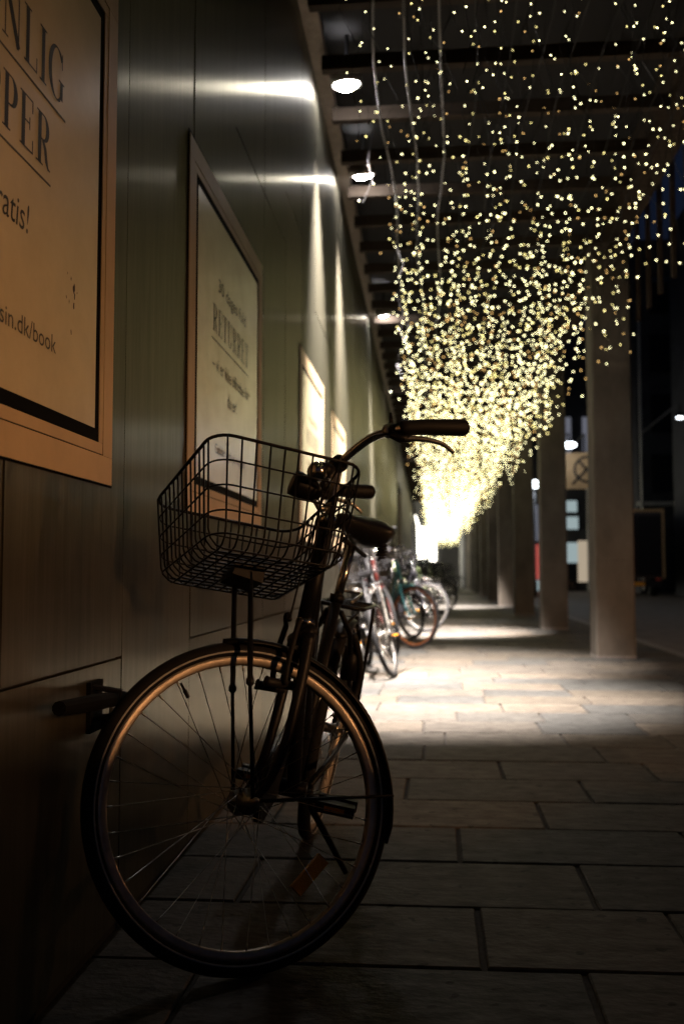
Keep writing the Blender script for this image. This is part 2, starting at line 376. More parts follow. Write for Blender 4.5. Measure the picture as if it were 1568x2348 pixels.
# ------------------------------------------------------------------ poster boards on the wall
KB = 1.014                      # sizes were first measured on a plane a little in front of the boards
def KZ(z): return H + (z - H) * KB
def board(s0, s1, z0, z1, label):
    s0 *= KB; s1 *= KB; z0 = KZ(z0); z1 = KZ(z1)
    og = W((s0 + s1) / 2, 0, z0)
    e = empty('poster_board', og, label, 'poster board', 'poster boards on the metal wall')
    def P(name, m, lo, hi): return MB().bbox(lo, hi).build(name, M[m], e, xf=wx, origin=og)
    P('painted_shadow_gap', 'groove', (0.001, s0 - .003, z0 - .004), (.003, s1 + .012, z1 + .014))  # black sheet drawn as the shadow line along the frame's top and right
    fw = .063; iw = .024
    for a0, a1, dn, m in ((0, fw, .0068, 'frame'), (fw + .003, fw + .003 + iw, .0062, 'frame')):
        for nm, lo, hi in (('frame_rail', (s0 + a0, z0 + a0), (s1 - a0, z0 + a1)), ('frame_rail', (s0 + a0, z1 - a1), (s1 - a0, z1 - a0)),
                           ('frame_stile', (s0 + a0, z0 + a1 + .0008), (s0 + a1, z1 - a1 - .0008)), ('frame_stile', (s1 - a1, z0 + a1 + .0008), (s1 - a0, z1 - a1 - .0008))):
            P(nm, m, (.0035, lo[0], lo[1]), (dn, hi[0], hi[1]))
    q = fw + iw + .006
    P('black_border', 'groove', (.0035, s0 + q - .002, z0 + q - .002), (.0045, s1 - q + .002, z1 - q + .002))
    q += .026
    P('poster', 'paper', (.0047, s0 + q, z0 + q), (.0055, s1 - q, z1 - q))
    return e, og
TN = .0061
def rule(s0, s1, z, e, og): MB().bbox((TN - .0004, s0 * KB, KZ(z) - .002), (TN, s1 * KB, KZ(z) + .002)).build('underline', M['ink'], e, xf=wx, origin=og)
b1, og = board(.855, 2.19, 1.058, 2.22, 'near poster board at the left edge with large serif lettering and a web address')
serif_text('PERSONLIG', 1.175, 1.868, 1.79, .107, TN, 'lettering', b1, og); rule(1.175, 1.868, 1.767, b1, og)
serif_text('SHOPPER', 1.241, 1.80, 1.63, .10, TN, 'lettering', b1, og); rule(1.241, 1.797, 1.606, b1, og)
plain_text('– helt gratis!', 1.343, 1.699, 1.476, .056, TN, 'lettering', b1, og, .12)
plain_text('Book tid på magasin.dk/book', 1.202, 1.84, 1.287, .036, TN, 'lettering', b1, og)
rg = random.Random(5)
for (s_, z_, r_) in [(1.932, 1.442, .012), (1.936, 1.43, .008), (1.932, 1.408, .009), (1.906, 1.41, .005), (1.89, 1.415, .004), (1.915, 1.46, .005), (1.92, 1.35, .006), (1.95, 1.44, .003), (1.894, 1.465, .003)]:
    k = 9; gr = MB(); gr.add([(TN, s_ * KB + .55 * r_ * cos(2 * pi * i / k) * rg.uniform(.5, 1.2), KZ(z_) + r_ * sin(2 * pi * i / k) * rg.uniform(.6, 1.2)) for i in range(k)], [tuple(range(k))])
    gr.build('smear', M['grime'], b1, xf=wx, origin=og)
b2, og = board(2.906, 4.241, 1.047, 2.22, 'second poster board reading RETURRET, behind the wire basket')
plain_text('30 dages fuld', 3.335, 3.85, 1.843, .05, TN, 'lettering', b2, og)
serif_text('RETURRET', 3.242, 3.922, 1.688, .094, TN, 'lettering', b2, og); rule(3.233, 3.922, 1.659, b2, og)
plain_text('– vi er ikke tilfredse før', 3.245, 3.93, 1.555, .05, TN, 'lettering', b2, og)
plain_text('du er!', 3.5, 3.675, 1.463, .05, TN, 'lettering', b2, og)
ar = MB(); ribbon(ar, ell(3.5 * KB, KZ(1.338), .035, .018, 190, 350), .005); ar.v = [(TN, x, y) for x, y, _ in ar.v]; ar.build('logo', M['ink'], b2, xf=wx, origin=og)
plain_text('Gælder også på magasin', 3.296, 3.848, 1.27, .036, TN, 'lettering', b2, og)
for (s0, s1, z1, lab) in ((5.572, 6.876, 2.175, 'third poster board along the wall, blurred, behind the bicycle stem'), (7.498, 8.75, 2.11, 'farthest poster board along the wall, just before the downlight glow')):
    b3, og = board(s0, s1, 1.047, z1, lab); cc = (s0 + s1) / 2
    plain_text('30 dages fuld', cc - .25, cc + .25, 1.80, .05, TN, 'lettering', b3, og)
    serif_text('RETURRET', cc - .34, cc + .34, 1.65, .095, TN, 'lettering', b3, og)
    plain_text('– vi er ikke tilfredse før', cc - .34, cc + .34, 1.52, .05, TN, 'lettering', b3, og)

# ------------------------------------------------------------------ bar latch on the wall, bottom left
og = W(2.1, 0, .62); lt = empty('bar_latch', og, 'black bar latch with padlock on the dark wall at the left edge', 'latch')
def LP(name, m, b): b.build(name, M[m], lt, xf=wx, origin=og, smooth=False)
LP('bar', 'groove', MB().tube([(.05, 1.8, .605), (.05, 2.0, .59), (.05, 2.2, .575), (.05, 2.215, .573)], [.014, .018, .015, .01], 10))
LP('plate', 'groove', MB().bbox((.0, 2.09, .51), (.010, 2.17, .62)))
LP('staple', 'matte', MB().tube([(.010, 2.11, .608), (.07, 2.11, .6), (.07, 2.11, .55), (.010, 2.11, .54)], .007, 6))
LP('padlock', 'matte', MB().bbox((.02, 2.13, .49), (.055, 2.18, .535)))
LP('shackle', 'steel', MB().tube([(.037, 2.15, .535), (.037, 2.15, .562), (.037, 2.19, .562), (.037, 2.19, .535)], .005, 6))

# ------------------------------------------------------------------ pillars, joists, roof deck
NP = 12
def chamfer_post(h_, d_, top, c_=.014):
    q = [(-h_ + c_, 0), (h_ - c_, 0), (h_, c_), (h_, d_ - c_), (h_ - c_, d_), (-h_ + c_, d_), (-h_, d_ - c_), (-h_, c_)]
    rows = [(0, 0), (.98, 0), (.984, -.004), (.992, -.004), (.996, 0), (2.58, 0), (2.584, -.004), (2.592, -.004), (2.596, 0), (top, 0)]   # two shallow formwork joints
    return MB().loft([[(x * (1 + g / h_), d_ / 2 + (y_ - d_ / 2) * (1 + g / h_), z) for x, y_ in q] for z, g in rows])
for k in range(NP):
    y = 10.05 + 5.0 * k
    p = chamfer_post(.193, .39, WTOP).build('pillar', M['pillar'])
    p.location = (1.79, y, 0)
    lab = ['nearest square concrete pillar', 'second square concrete pillar', 'third square concrete pillar', 'fourth square concrete pillar'][k] + ', right of the walkway' if k < 4 else ORD[k] + ' pillar from the camera in the receding row right of the walkway'
    tag(p, lab, 'pillar', 'pillars right of the walkway')
    mt = MB().bbox((-.197, -.004, .0), (.197, .394, .03)).build('foot_plate', M['kerb'], p)
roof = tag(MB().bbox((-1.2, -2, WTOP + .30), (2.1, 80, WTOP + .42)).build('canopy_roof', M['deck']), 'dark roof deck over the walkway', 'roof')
MB().bbox((1.66, -2, WTOP + .002), (1.95, 80, WTOP + .28)).build('edge_beam', M['joist'], roof)
for k in range(62):
    y = 1.07 + .72 * k
    MB().bbox((-.66 - .0084 * y, y, WTOP - .12), (1.655, y + .07, WTOP - .025)).build('joist', M['joist'], roof)
MB().bbox((2.11, -2, 3.6), (2.15, 4.4, WTOP + .42)).build('fascia', M['joist'], roof)  # unseen board, added to cut lantern light off the upper wall
for k in range(18):
    y = 4.6 + .5 * k
    MB().bbox((2.06, y, 3.42), (2.1, y + .045, WTOP + .295)).build('batten', M['joist'], roof)

# ------------------------------------------------------------------ downlights
def downlight(x, y, z, tx, ty, power, label, ang=57, size=.075):
    """a can lamp on a bracket, aimed at the floor point (tx, ty)"""
    d = (V((tx, ty, 0)) - V((x, y, z))).normalized(); e = empty('downlight', (x, y, z), label, 'downlight', 'downlights under the roof')
    a1 = d.orthogonal().normalized(); a2 = d.cross(a1)
    def rg(r, t): return [V((0, 0, 0)) + d * t + a1 * (r * cos(2 * pi * i / 20)) + a2 * (r * sin(2 * pi * i / 20)) for i in range(20)]
    MB().loft([rg(.03, -.16), rg(.075, -.13), rg(.105, -.03), rg(.108, .012), rg(.098, .012), rg(.09, -.02)], cap=False).build('housing', M['steel'], e, smooth=True)
    MB().loft([rg(.088, -.012), rg(.08, .012), rg(.055, .03), rg(.02, .038)]).build('lens', M['lens'], e, smooth=True)
    MB().tube([(0, 0, .12), (0, 0, WTOP + .29 - z)], .012, 6).build('bracket', M['matte'], e)
    l = light('lamp', 'SPOT', d * .05, power, (1., .89, .80), e, spot_size=radians(ang), spot_blend=1.0, shadow_soft_size=size)
    l.rotation_euler = d.to_track_quat('-Z', 'Y').to_euler()
LZ = 4.17
downlight(-.58, 6.45, LZ, -.25, 6.95, 11500, 'nearest and largest glowing downlight beside the wall')
downlight(-.58, 7.98, LZ, -.25, 9.25, 10500, 'second glowing downlight, just beyond the pale joist')
downlight(-.64, 12.42, LZ, -.05, 14.3, 24000, 'third small downlight above the bicycle handlebar', 42)
for q_, (y, ty, pw) in enumerate(((17.0, 17.2, 1300), (22.5, 24.8, 24000), (28, 29, 3000), (34, 35, 3000))):
    downlight(-.22, y, LZ, .2, ty, pw, ORD[q_ + 3] + ' downlight from the camera, half hidden among the hanging lights', 42)

# ------------------------------------------------------------------ hanging fairy lights
rf = random.Random(21)
bulb_me = []
for i in range(3):
    bm = MB().ico((0, 0, 0), .005, 1.2).mesh('bulb', M['bulb'][i]); bm.materials.append(M['matte'])
    for p in bm.polygons: p.material_index = 1 if p.normal.z > .2 else 0      # dark socket cap over the LED
    bulb_me.append(bm)
cap_m = M['matte']
FEED = [-.34 + .2 * i for i in range(11)]
FZ = WTOP - .14
for i, fx in enumerate(FEED):
    pts = []
    for k in range(0, 222):
        y = .5 + .36 * k; pts.append((fx + .025 * sin(y * 1.7 + i) + rf.uniform(-.008, .008), y, FZ - .05 * abs(sin(pi * (y - 1.07) / .72)) - rf.uniform(0, .02)))
    o = MB().tube(pts, .007 if i < 3 else .005, 5).build('feeder_cable', M['cord'] if i < 3 else M['matte'])  # cables away from the wall lamps are blackened to stand for shade
    tag(o, ['thick pale feeder cable nearest the wall, at the left edge of the fairy lights', 'second pale feeder cable from the wall among the fairy lights', 'third pale feeder cable from the wall among the fairy lights'][i] if i < 3 else ORD[i] + ' feeder cable from the wall, darkened as if unlit, sagging between the joists', 'cable', 'feeder cables under the joists')
drops = []
for i, fx in enumerate(FEED):
    y = 3.4 + rf.uniform(0, .4)
    while y < 80:
        drops.append((y, fx, i)); y += rf.uniform(.26, .58) * (1 if y < 9 else .8 if y < 22 else 1.25)
drops.sort()
def strand(y, fx):
    L = rf.uniform(.55, 1.25); x0 = fx + rf.uniform(-.07, .07); n = max(4, int(L / .135)); pts = []; bl = []
    ax, ay = rf.uniform(-.16, .16), rf.uniform(-.2, .2)
    for k in range(n + 1):
        t = k / n
        pts.append(V((ax * t + rf.uniform(-.05, .05) * (t > 0), ay * t + rf.uniform(-.05, .05) * (t > 0), -L * t)))
        if k or rf.random() < .5: bl.append(pts[-1] + V((rf.uniform(-.045, .045), rf.uniform(-.045, .045), rf.uniform(-.06, .05))))
    return V((x0, y, FZ - .03)), pts, bl
BAY = ['overhead, nearest the camera', 'before the nearest pillar', 'beyond the nearest pillar']
stuff = [MB(), MB(), MB()]
for k, (y, fx, fi) in enumerate(drops):
    o0, pts, bl = strand(y, fx)
    if k < 300:
        st = MB().tube(pts, .0022, 3).build('light_strand', M['matte']); st.location = o0
        bay = 0 if y < 6.3 else 1 if y < 10 else 2
        tag(st, 'fairy light strand under the %s cable from the wall, %s' % (ORD[fi], BAY[bay]), 'string lights', 'fairy light strands under the %s cable, %s' % (ORD[fi], BAY[bay]))
        for q in bl:
            t = rf.random(); mi = 0 if t < .62 else 2 if t < .85 else 1
            bo = bpy.data.objects.new('bulb', bulb_me[mi]); bo.location = q; bo.parent = st; bo.scale = [(.6 if y < 6.5 else 1.1 if y < 9.5 else 1.65)] * 3
            bo.rotation_euler = (rf.uniform(-.35, .35), rf.uniform(-.35, .35), 0); COL.objects.link(bo)
    else:
        for q in bl:
            t = rf.random(); stuff[0 if t < .62 else 2 if t < .85 else 1].ico(o0 + q, .0125 if y < 30 else .0180)
ov = MB()
for fx in FEED:
    y = .7 + rf.uniform(0, .4)
    while y < 3.3:
        o0, pts, bl = strand(y, fx); y += rf.uniform(.26, .58)
        for q in bl: ov.ico(o0 + q, .0062)
oo = ov.build('overhead_fairy_lights', M['bulb'][2]); oo['kind'] = 'stuff'
oo.data.materials.append(M['matte']); oo.data.polygons.foreach_set('material_index', [1 if p.normal.z > .2 else 0 for p in oo.data.polygons])
tag(oo, 'fairy lights continuing overhead above the camera', 'string lights')
me = MB(); mi = []
for i, s in enumerate(stuff): me.add(s.v, s.f); mi += [i] * len(s.f)
fo = me.build('far_fairy_lights', M['bulb'][0])
for i in (1, 2): fo.data.materials.append(M['bulb'][i])
fo.data.materials.append(M['matte'])
mi = [3 if p.normal.z > .2 else m_ for p, m_ in zip(fo.data.polygons, mi)]
fo.data.polygons.foreach_set('material_index', mi)
fo['kind'] = 'stuff'; tag(fo, 'dense mass of far fairy lights merging into a white glow', 'string lights')

# ------------------------------------------------------------------ bicycles
def make_bike(loc, body, steer, label, colors, hero=False, group=None, basket=True):
    """body=(O,fwd,left,up) with O under the front hub, steer=(P,u,l,a); all relative to loc"""
    e = empty('bicycle', loc, label, 'bicycle', group)
    O, fw, lf, up = body; P, u, l, a = steer
    Bd = lambda f, s, z: O + fw * f + lf * s + up * z
    St = lambda f, s, z: P + u * f + l * s + a * z
    fm, tm, rm = colors['frame'], colors['tyre'], colors['rim']
    sd = 12 if hero else 7
    def part(name, b, m, parent=None, smooth=True): return b.build(name, m, parent or e, smooth)
    RW = .358
    def wheel(hub, A, Bv, N, front):
        seg = 96 if hero else 36
        rim = MB()
        prof = [(.305, .009), (.3085, .0115), (.318, .0125), (.3265, .0135), (.3265, -.0135), (.318, -.0125), (.3085, -.0115), (.305, -.009)]
        rim.loft([[hub + (A * cos(t) + Bv * sin(t)) * r + N * w_ for r, w_ in prof] for t in [2 * pi * i / seg for i in range(seg)]], closed=True)
        wh = part('wheel', rim, rm)
        ty = MB(); k = 12 if hero else 8
        ty.loft([[hub + (A * cos(t) + Bv * sin(t)) * (.3385 + .0195 * cos(2 * pi * j / k)) + N * (.0205 * sin(2 * pi * j / k)) for j in range(k)] for t in [2 * pi * i / seg for i in range(seg)]], closed=True)
        part('tyre', ty, tm, wh)
        hb = MB().tube([hub - N * .05, hub - N * .032, hub - N * .03, hub - N * .015, hub + N * .015, hub + N * .03, hub + N * .032, hub + N * .05],
                       [.008, .010, .030, .016, .016, .030, .010, .008], 14)
        part('hub', hb, M['steel'], wh)
        ns = 36 if hero else 20; bunch = MB()
        for i in range(ns):
            s = 1 if i % 2 else -1; t = 2 * pi * (i + .5) / ns; dv = (1 if (i // 2) % 2 else -1) * radians(62 if hero else 40)
            p0 = hub + (A * cos(t + dv) + Bv * sin(t + dv)) * .029 + N * (.031 * s); p1 = hub + (A * cos(t) + Bv * sin(t)) * .306 + N * (.003 * s)
            if hero:
                q = p1 + (p0 - p1).normalized() * .016
                part('spoke', MB().tube([p0, q, q, p1], [.00105, .00105, .0021, .0021], 5), M['steel'], wh)
            else: bunch.tube([p0, p1], .0012, 3)
        if not hero: part('spoke_lacing', bunch, M['steel'], wh)
        else:
            for s in (1, -1):
                rp = MB(); rr = [(.3315, .0185), (.3355, .0198), (.3355, .0203), (.3315, .0190)]
                rp.loft([[hub + (A * cos(t) + Bv * sin(t)) * r + N * (w_ * s + .0008 * s) for r, w_ in rr] for t in [2 * pi * i / seg for i in range(seg)]], closed=True)
                part('reflective_stripe', rp, M['stripe'], wh)
        return wh
    fh = P + u * .05
    WF = wheel(fh, u, a, l, True)
    rh = Bd(-1.08, 0, RW)
    WR = wheel(rh, fw, up, lf, False)
    if hero:
        # amber spoke reflector, valve
        t0 = radians(-62); c0 = fh + (u * cos(pi - t0) + a * sin(pi - t0)) * 0
        ang = radians(-148); rc = fh + (u * cos(ang) + a * sin(ang)) * .222; tg_ = -u * sin(ang) + a * cos(ang); rd = u * cos(ang) + a * sin(ang)
        rot = Matrix((tg_, rd, l)).transposed()
        part('spoke_reflector', MB().box(rc, (.095, .030, .014), rot), M['amber'], WF, False)
        ang = radians(46); v0 = fh + (u * cos(ang) + a * sin(ang)) * .300; v1 = fh + (u * cos(ang) + a * sin(ang)) * .262
        part('valve', MB().tube([v0, (v0 + v1) / 2, (v0 + v1) / 2, v1], [.003, .003, .0048, .0048], 8), M['matte'], WF)
    # mudguards
    def guard(hub, A, Bv, N, t0, t1, name):
        k = 40 if hero else 18; rings = []
        for i in range(k + 1):
            t = radians(t0 + (t1 - t0) * i / k); d = A * cos(t) + Bv * sin(t); e_ = min(1, .25 + min(i, k - i) * .5)
            out = [hub + d * (.352 + .016 * cos(q)) + N * (.031 * e_ * sin(q)) for q in [radians(-88 + 176 * j / 8) for j in range(9)]]
            inn = [hub + d * (.3505 + .0145 * cos(q)) + N * (.0295 * e_ * sin(q)) for q in [radians(88 - 176 * j / 8) for j in range(9)]]
            rings.append(out + inn)
        return part(name, MB().loft(rings), colors.get('guard', fm))
    g1 = guard(fh, u, a, l, 68, 182, 'front_mudguard')
    g2 = guard(rh, fw, up, lf, 60, 200, 'rear_mudguard')
    for s in (1, -1):
        t = radians(165); q = fh + (u * cos(t) + a * sin(t)) * .36
        part('mudguard_stay', MB().tube([fh + l * .062 * s, fh + l * .05 * s + (q - fh) * .5, q + l * .028 * s], .0036 if hero else .004, 6), M['black'], g1)
        t = radians(150); q = rh + (fw * cos(t) + up * sin(t)) * .365
        part('mudguard_stay', MB().tube([rh + lf * .075 * s, q + lf * .03 * s], .003, 5), M['steel'], g2)
    # fork, head tube, stem
    fk = MB()
    for s in (1, -1):
        pts = spline([St(0, .052 * s, .40), St(-.002, .056 * s, .28), St(.004, .058 * s, .14), St(.022, .058 * s, .05), St(.05, .058 * s, 0)], 5)
        fk.tube(pts, [.0155 - .008 * (i / (len(pts) - 1)) for i in range(len(pts))], sd, flat=(l, .75))
    fk.tube([St(0, -.058, .405), St(0, .058, .405)], [.017, .017], sd); fk.tube([St(0, 0, .385), St(0, 0, .45)], .019, sd)
    part('fork', fk, colors.get('fork', fm))
    part('axle_nut', MB().tube([St(.05, -.085, 0), St(.05, .085, 0)], .0075, 6), M['steel'])
    hd = part('head_tube', MB().tube([St(0, 0, .44), St(0, 0, .70)], .0215, sd + 4), fm)
    part('headset_ring', MB().tube([St(0, 0, .428), St(0, 0, .436), St(0, 0, .444)], [.022, .0255, .0235], sd + 4), M['chrome'], hd)
    part('headset_ring', MB().tube([St(0, 0, .698), St(0, 0, .71), St(0, 0, .725)], [.0235, .026, .019], sd + 4), M['chrome'], hd)
    stem = part('stem', MB().tube([St(0, 0, .715), St(0, 0, .80), St(.004, 0, .84), St(.01, 0, .862)], [.0115, .0118, .014, .017], sd), M['chrome'] if not hero else M['steel'])
    part('stem_clamp', MB().tube([St(.010, -.034, .862), St(.010, -.03, .862), St(.010, .03, .862), St(.010, .034, .862)], [.017, .023, .023, .017], sd + 2), M['black'], stem)
    bar = MB(); hb = [(.01, 0, .862), (.008, .04, .866), (-.002, .08, .885), (-.016, .125, .902), (-.028, .165, .906), (-.036, .205, .903), (-.046, .235, .9), (-.075, .25, .911), (-.2, .262, .955)]
    pts = spline([St(f_, -s_, z_) for f_, s_, z_ in hb[:0:-1]] + [St(*p) for p in hb], 5)
    bar.tube(pts, .0112, sd); hbar = part('handlebar', bar, M['chrome'])
    for s in (1, -1):
        gp = [St(-.050, .236 * s, .9005), St(-.058, .243 * s, .905), St(-.062, .244 * s, .906), St(-.10, .2525 * s, .920), St(-.15, .258 * s, .937), St(-.19, .262 * s, .951), St(-.205, .263 * s, .956), St(-.211, .2635 * s, .958)]
        part('grip', MB().tube(gp, [.0195, .0205, .0195, .0195, .021, .0215, .0205, .014], sd + 2), M['matte'], hbar)
        # brake lever with perch and cable
        part('brake_perch', MB().tube([St(-.03, .225 * s, .883), St(-.055, .233 * s, .879), St(-.078, .24 * s, .884)], [.009, .012, .009], 8), M['black'], hbar)
        part('brake_clamp', MB().tube([St(-.040, .208 * s, .9025), St(-.048, .232 * s, .9005)], .0165, 10), M['black'], hbar)
        lv = spline([St(-.062, .238 * s, .879), St(-.095, .246 * s, .888), St(-.125, .252 * s, .893), St(-.155, .256 * s, .894), St(-.178, .258 * s, .886), St(-.188, .258 * s, .881)], 4)
        part('brake_lever', MB().tube(lv, [.0075 - .0025 * i / (len(lv) - 1) for i in range(len(lv) - 1)] + [.0062], 8), M['steel'], hbar)
        cb = spline([St(-.03, .224 * s, .883), St(0, .19 * s, .878), St(.02, .12 * s, .85), St(.035, .05 * s, .78), St(.04, .022 * s, .65), St(.045, .02 * s, .5), St(.05, .03 * s, .43)] if s > 0 else
                    [St(-.03, .224 * s, .883), St(.0, .19 * s, .885), St(.03, .1 * s, .87), St(.03, .03 * s, .78), St(-.02, -.03, .68)], 6)
        part('brake_cable', MB().tube(cb, .0026, 5), M['matte'], hbar)
    if hero:
        # gear shifter band + trigger, bell
        part('shifter', MB().tube([St(-.033, .196, .9035), St(-.038, .212, .9025)], .0185, 12), M['steel'], hbar)
        part('shifter_trigger', MB().tube([St(-.036, .206, .915), St(-.030, .208, .935), St(-.026, .209, .948)], [.006, .0045, .003], 7), M['black'], hbar)
        bl = part('bell', MB().sphere(St(.075, .06, .80), (.026, .026, .026), 18, 12), M['chrome'])
        part('bell_base', MB().tube([St(.03, .03, .835), St(.05, .048, .818), St(.066, .055, .808)], [.012, .02, .024], 10), M['black'], bl)
        lamp = part('front_lamp', MB().tube([St(.035, 0, .77), St(.055, 0, .772), St(.10, 0, .777), St(.112, 0, .778)], [.014, .028, .034, .033], 16), M['black'])
        part('lamp_bracket', MB().tube([St(.0, .0, .74), St(.03, 0, .735), St(.05, 0, .755)], .007, 6), M['steel'], lamp)
    # brake on the fork
    bk = MB()
    for s in (1, -1):
        bk.tube(spline([St(.03, .045 * s, .43), St(.035, .05 * s, .37), St(.035, .047 * s, .31), St(.03, .04 * s, .27)], 3), .007, 7)
        bk.tube([St(.005, .03 * s, .275), St(.065, .03 * s, .268), St(.075, .03 * s, .268)], [.011, .011, .013], 8)
    bk.tube(spline([St(.03, -.045, .43), St(.045, -.02, .445), St(.05, .02, .44), St(.055, .045, .42)], 4), .006, 6)
    part('rim_brake', bk, M['matte'])
    # frame tubes
    hl = lambda z: St(0, 0, z)
    bb = Bd(-.47, 0, .29); sc = Bd(-.655, 0, .80)
    fr = MB()
    fr.tube(spline([hl(.47), hl(.46) * .6 + bb * .4 - up * .03, bb], 8), .0185, sd)
    fr.tube(spline([hl(.62), hl(.60) * .55 + (bb + up * .14) * .45 - up * .02, bb * .75 + sc * .25], 8), .0155, sd)
    fr.tube([bb, sc], .0165, sd); fr.tube([bb - lf * .035, bb + lf * .035], .024, sd)
    for s in (1, -1):
        fr.tube([Bd(-.52, .035 * s, .295), Bd(-.75, .058 * s, .33), Bd(-1.08, .066 * s, RW)], .0095, sd)
        fr.tube([Bd(-.645, .02 * s, .765), Bd(-.72, .05 * s, .70), Bd(-1.08, .066 * s, RW)], .008, sd)
    part('frame', fr, fm)
    sp = part('seat_post', MB().tube([sc - up * .02, Bd(-.69, .01, .955)], .0135, sd), M['chrome'])
    part('seat_clamp', MB().tube([sc - up * .012, sc + up * .012], .021, sd), M['black'], sp)
    # saddle: wide at the back, narrow nose
    rings = []; so = Bd(-.715, .018 if hero else 0, 1.012)
    sx, sy, sz = (fw * .95 - lf * .3).normalized(), None, up
    if not hero: sx = fw
    sy = sz.cross(sx)
    for f_, hw, th_, dz in [(-.135, .035, .04, .0), (-.13, .075, .062, .0), (-.11, .098, .08, .002), (-.06, .105, .086, .0), (-.01, .082, .074, .002), (.05, .045, .054, .008), (.10, .033, .046, .012), (.135, .027, .038, .012), (.146, .012, .018, .010)]:
        rings.append([so + sx * f_ + sy * (hw * .76 * cos(2 * pi * j / 14)) + sz * (dz + th_ * .86 * (.55 if sin(2 * pi * j / 14) > 0 else .75) * sin(2 * pi * j / 14)) for j in range(14)])
    sdl = part('saddle', MB().loft(rings), M['vinyl'])
    for s in (1, -1):
        coil = [so + sx * (-.075 + .014 * cos(q * 1.2)) + sy * (.055 * s + .014 * sin(q * 1.2)) + sz * (-.075 + .045 * q / 26) for q in range(27)] if hero else [so + sx * -.075 + sy * .055 * s + sz * -.075, so + sx * -.075 + sy * .055 * s + sz * -.03]
        part('saddle_spring', MB().tube(coil, .004 if hero else .011, 5), M['matte'], sdl)
    part('saddle_rail', MB().tube([so + sx * .09 + sz * -.04, so + sz * -.06, so + sx * -.085 + sz * -.078], .007, 6), M['matte'], sdl)
    # carrier
    rk = MB(); z0 = .775
    loop = [Bd(f_, s_, z0) for f_, s_ in ((-.76, .05), (-.80, .07), (-1.12, .072), (-1.16, .05), (-1.16, -.05), (-1.12, -.072), (-.80, -.07), (-.76, -.05))]
    rk.tube(loop, .0065, 6, closed=True)
    for f_ in (-.85, -.95, -1.05): rk.tube([Bd(f_, -.07, z0), Bd(f_, .07, z0)], .0045, 5)
    for s in (1, -1):
        rk.tube([Bd(-1.08, .08 * s, RW), Bd(-1.10, .075 * s, .72), Bd(-1.10, .07 * s, z0)], .006, 6)
        rk.tube([Bd(-.70, .03 * s, .72), Bd(-.78, .06 * s, z0)], .005, 5)
    rkk = part('carrier', rk, M['black'])
    if hero: part('carrier_spring', MB().tube([Bd(-.80, .03, z0 + .015), Bd(-1.05, .03, z0 + .035), Bd(-1.05, -.03, z0 + .035), Bd(-.80, -.03, z0 + .015)], .005, 6), M['steel'], rkk)
    rl = part('rear_reflector', MB().box(Bd(-1.185, 0, .70), (.05, .03, .05)), M['matte'], g2, False)
    # cranks, pedals, chain guard
    ca = radians(8)
    for s, tt in ((1, ca), (-1, ca + pi)):
        c0 = bb + lf * (.07 * s); c1 = c0 + (fw * cos(tt) + up * sin(tt)) * .17
        ck = part('crank', MB().tube([c0, c1], [.0125, .0095], 8, flat=(lf, .6)), M['steel'] if not hero else M['matte'])
        pc = c1 + lf * (.065 * s); pd = MB()
        R3 = Matrix((fw, lf, up)).transposed()
        pd.box(pc + up * .0, (.03, .09, .016), R3)
        for q in (.034, -.034): pd.box(pc + fw * q, (.024, .098, .026), R3)
        pd.tube([c1, pc + lf * .04 * s], .006, 6)
        part('pedal', pd, M['matte'], ck, False)
        part('pedal_reflector', MB().box(pc + fw * .0468, (.0025, .05, .012), R3), M['amber'], ck, False)
    cg = []
    for k in range(28):
        t = 2 * pi * k / 28; big = cos(t) > 0
        cg.append((-.47 + .105 * cos(t) if big else -1.03 + .06 * cos(t), (.29 + .105 * sin(t)) if big else .345 + .06 * sin(t)))
    part('chain_guard', MB().loft([[Bd(f_, -.085, z_) for f_, z_ in cg], [Bd(f_, -.062, z_) for f_, z_ in cg]]), M['black'], smooth=False)
    part('kickstand', MB().tube([Bd(-.55, .03, .27), Bd(-.57, .05, .22), Bd(-.66, .165 if hero else .15, .045)], [.012, .011, .008], 8), M['black'] if hero else M['steel'])
    if hero:
        dyn = part('lock', MB().tube(spline([Bd(-.76, .055, .70), Bd(-.80, .085, .62), Bd(-.82, .09, .54), Bd(-.80, .075, .47), Bd(-.76, .05, .50)], 5), .011, 8), M['matte'])
        lk2 = part('lock_body', MB().tube([Bd(-.80, .055, .66), Bd(-.80, .06, .56)], .024, 10), M['black'], dyn)
    # wire basket
    if basket:
        Cn = {(0, 1, 1): (-.008, .17, .804), (1, 1, 1): (.372, .17, .751), (1, 0, 1): (.405, -.17, .661), (0, 0, 1): (.025, -.17, .714),
              (1, 1, 0): (.307, .17, .498), (1, 0, 0): (.339, -.17, .468), (0, 0, 0): (.021, -.17, .515), (0, 1, 0): (-.011, .17, .55)}
        def Bk(s, t, v):
            q = V((0, 0, 0))
            for (i, j, k_), p in Cn.items(): q += V(p) * ((s if i else 1 - s) * (t if j else 1 - t) * (v if k_ else 1 - v))
            return St(*q)
        def ring(v, r=.13):
            out = []
            for cx_, cy_, a0 in ((1 - r, 1 - r, 0), (r, 1 - r, 90), (r, r, 180), (1 - r, r, 270)):
                out += [Bk(cx_ + r * cos(radians(a0 + 15 * i)), cy_ + r * sin(radians(a0 + 15 * i)), v) for i in range(7)]
            return out
        bsk = part('basket', MB().tube(ring(1), .0042, 8, closed=True), M['black'])
        wires = []
        for v in (.77, .54, .31, .10): wires.append((ring(v), True))
        ns, ntt = (10, 13) if hero else (5, 5)
        def uwire(f):
            q = [(0, 1), (0, .16)] + [(.11 - .11 * cos(radians(x)), .16 - .16 * sin(radians(x))) for x in (30, 60, 90)]
            q += [(1 - x, y) for x, y in q[::-1]]
            return [f(x, y) for x, y in q]
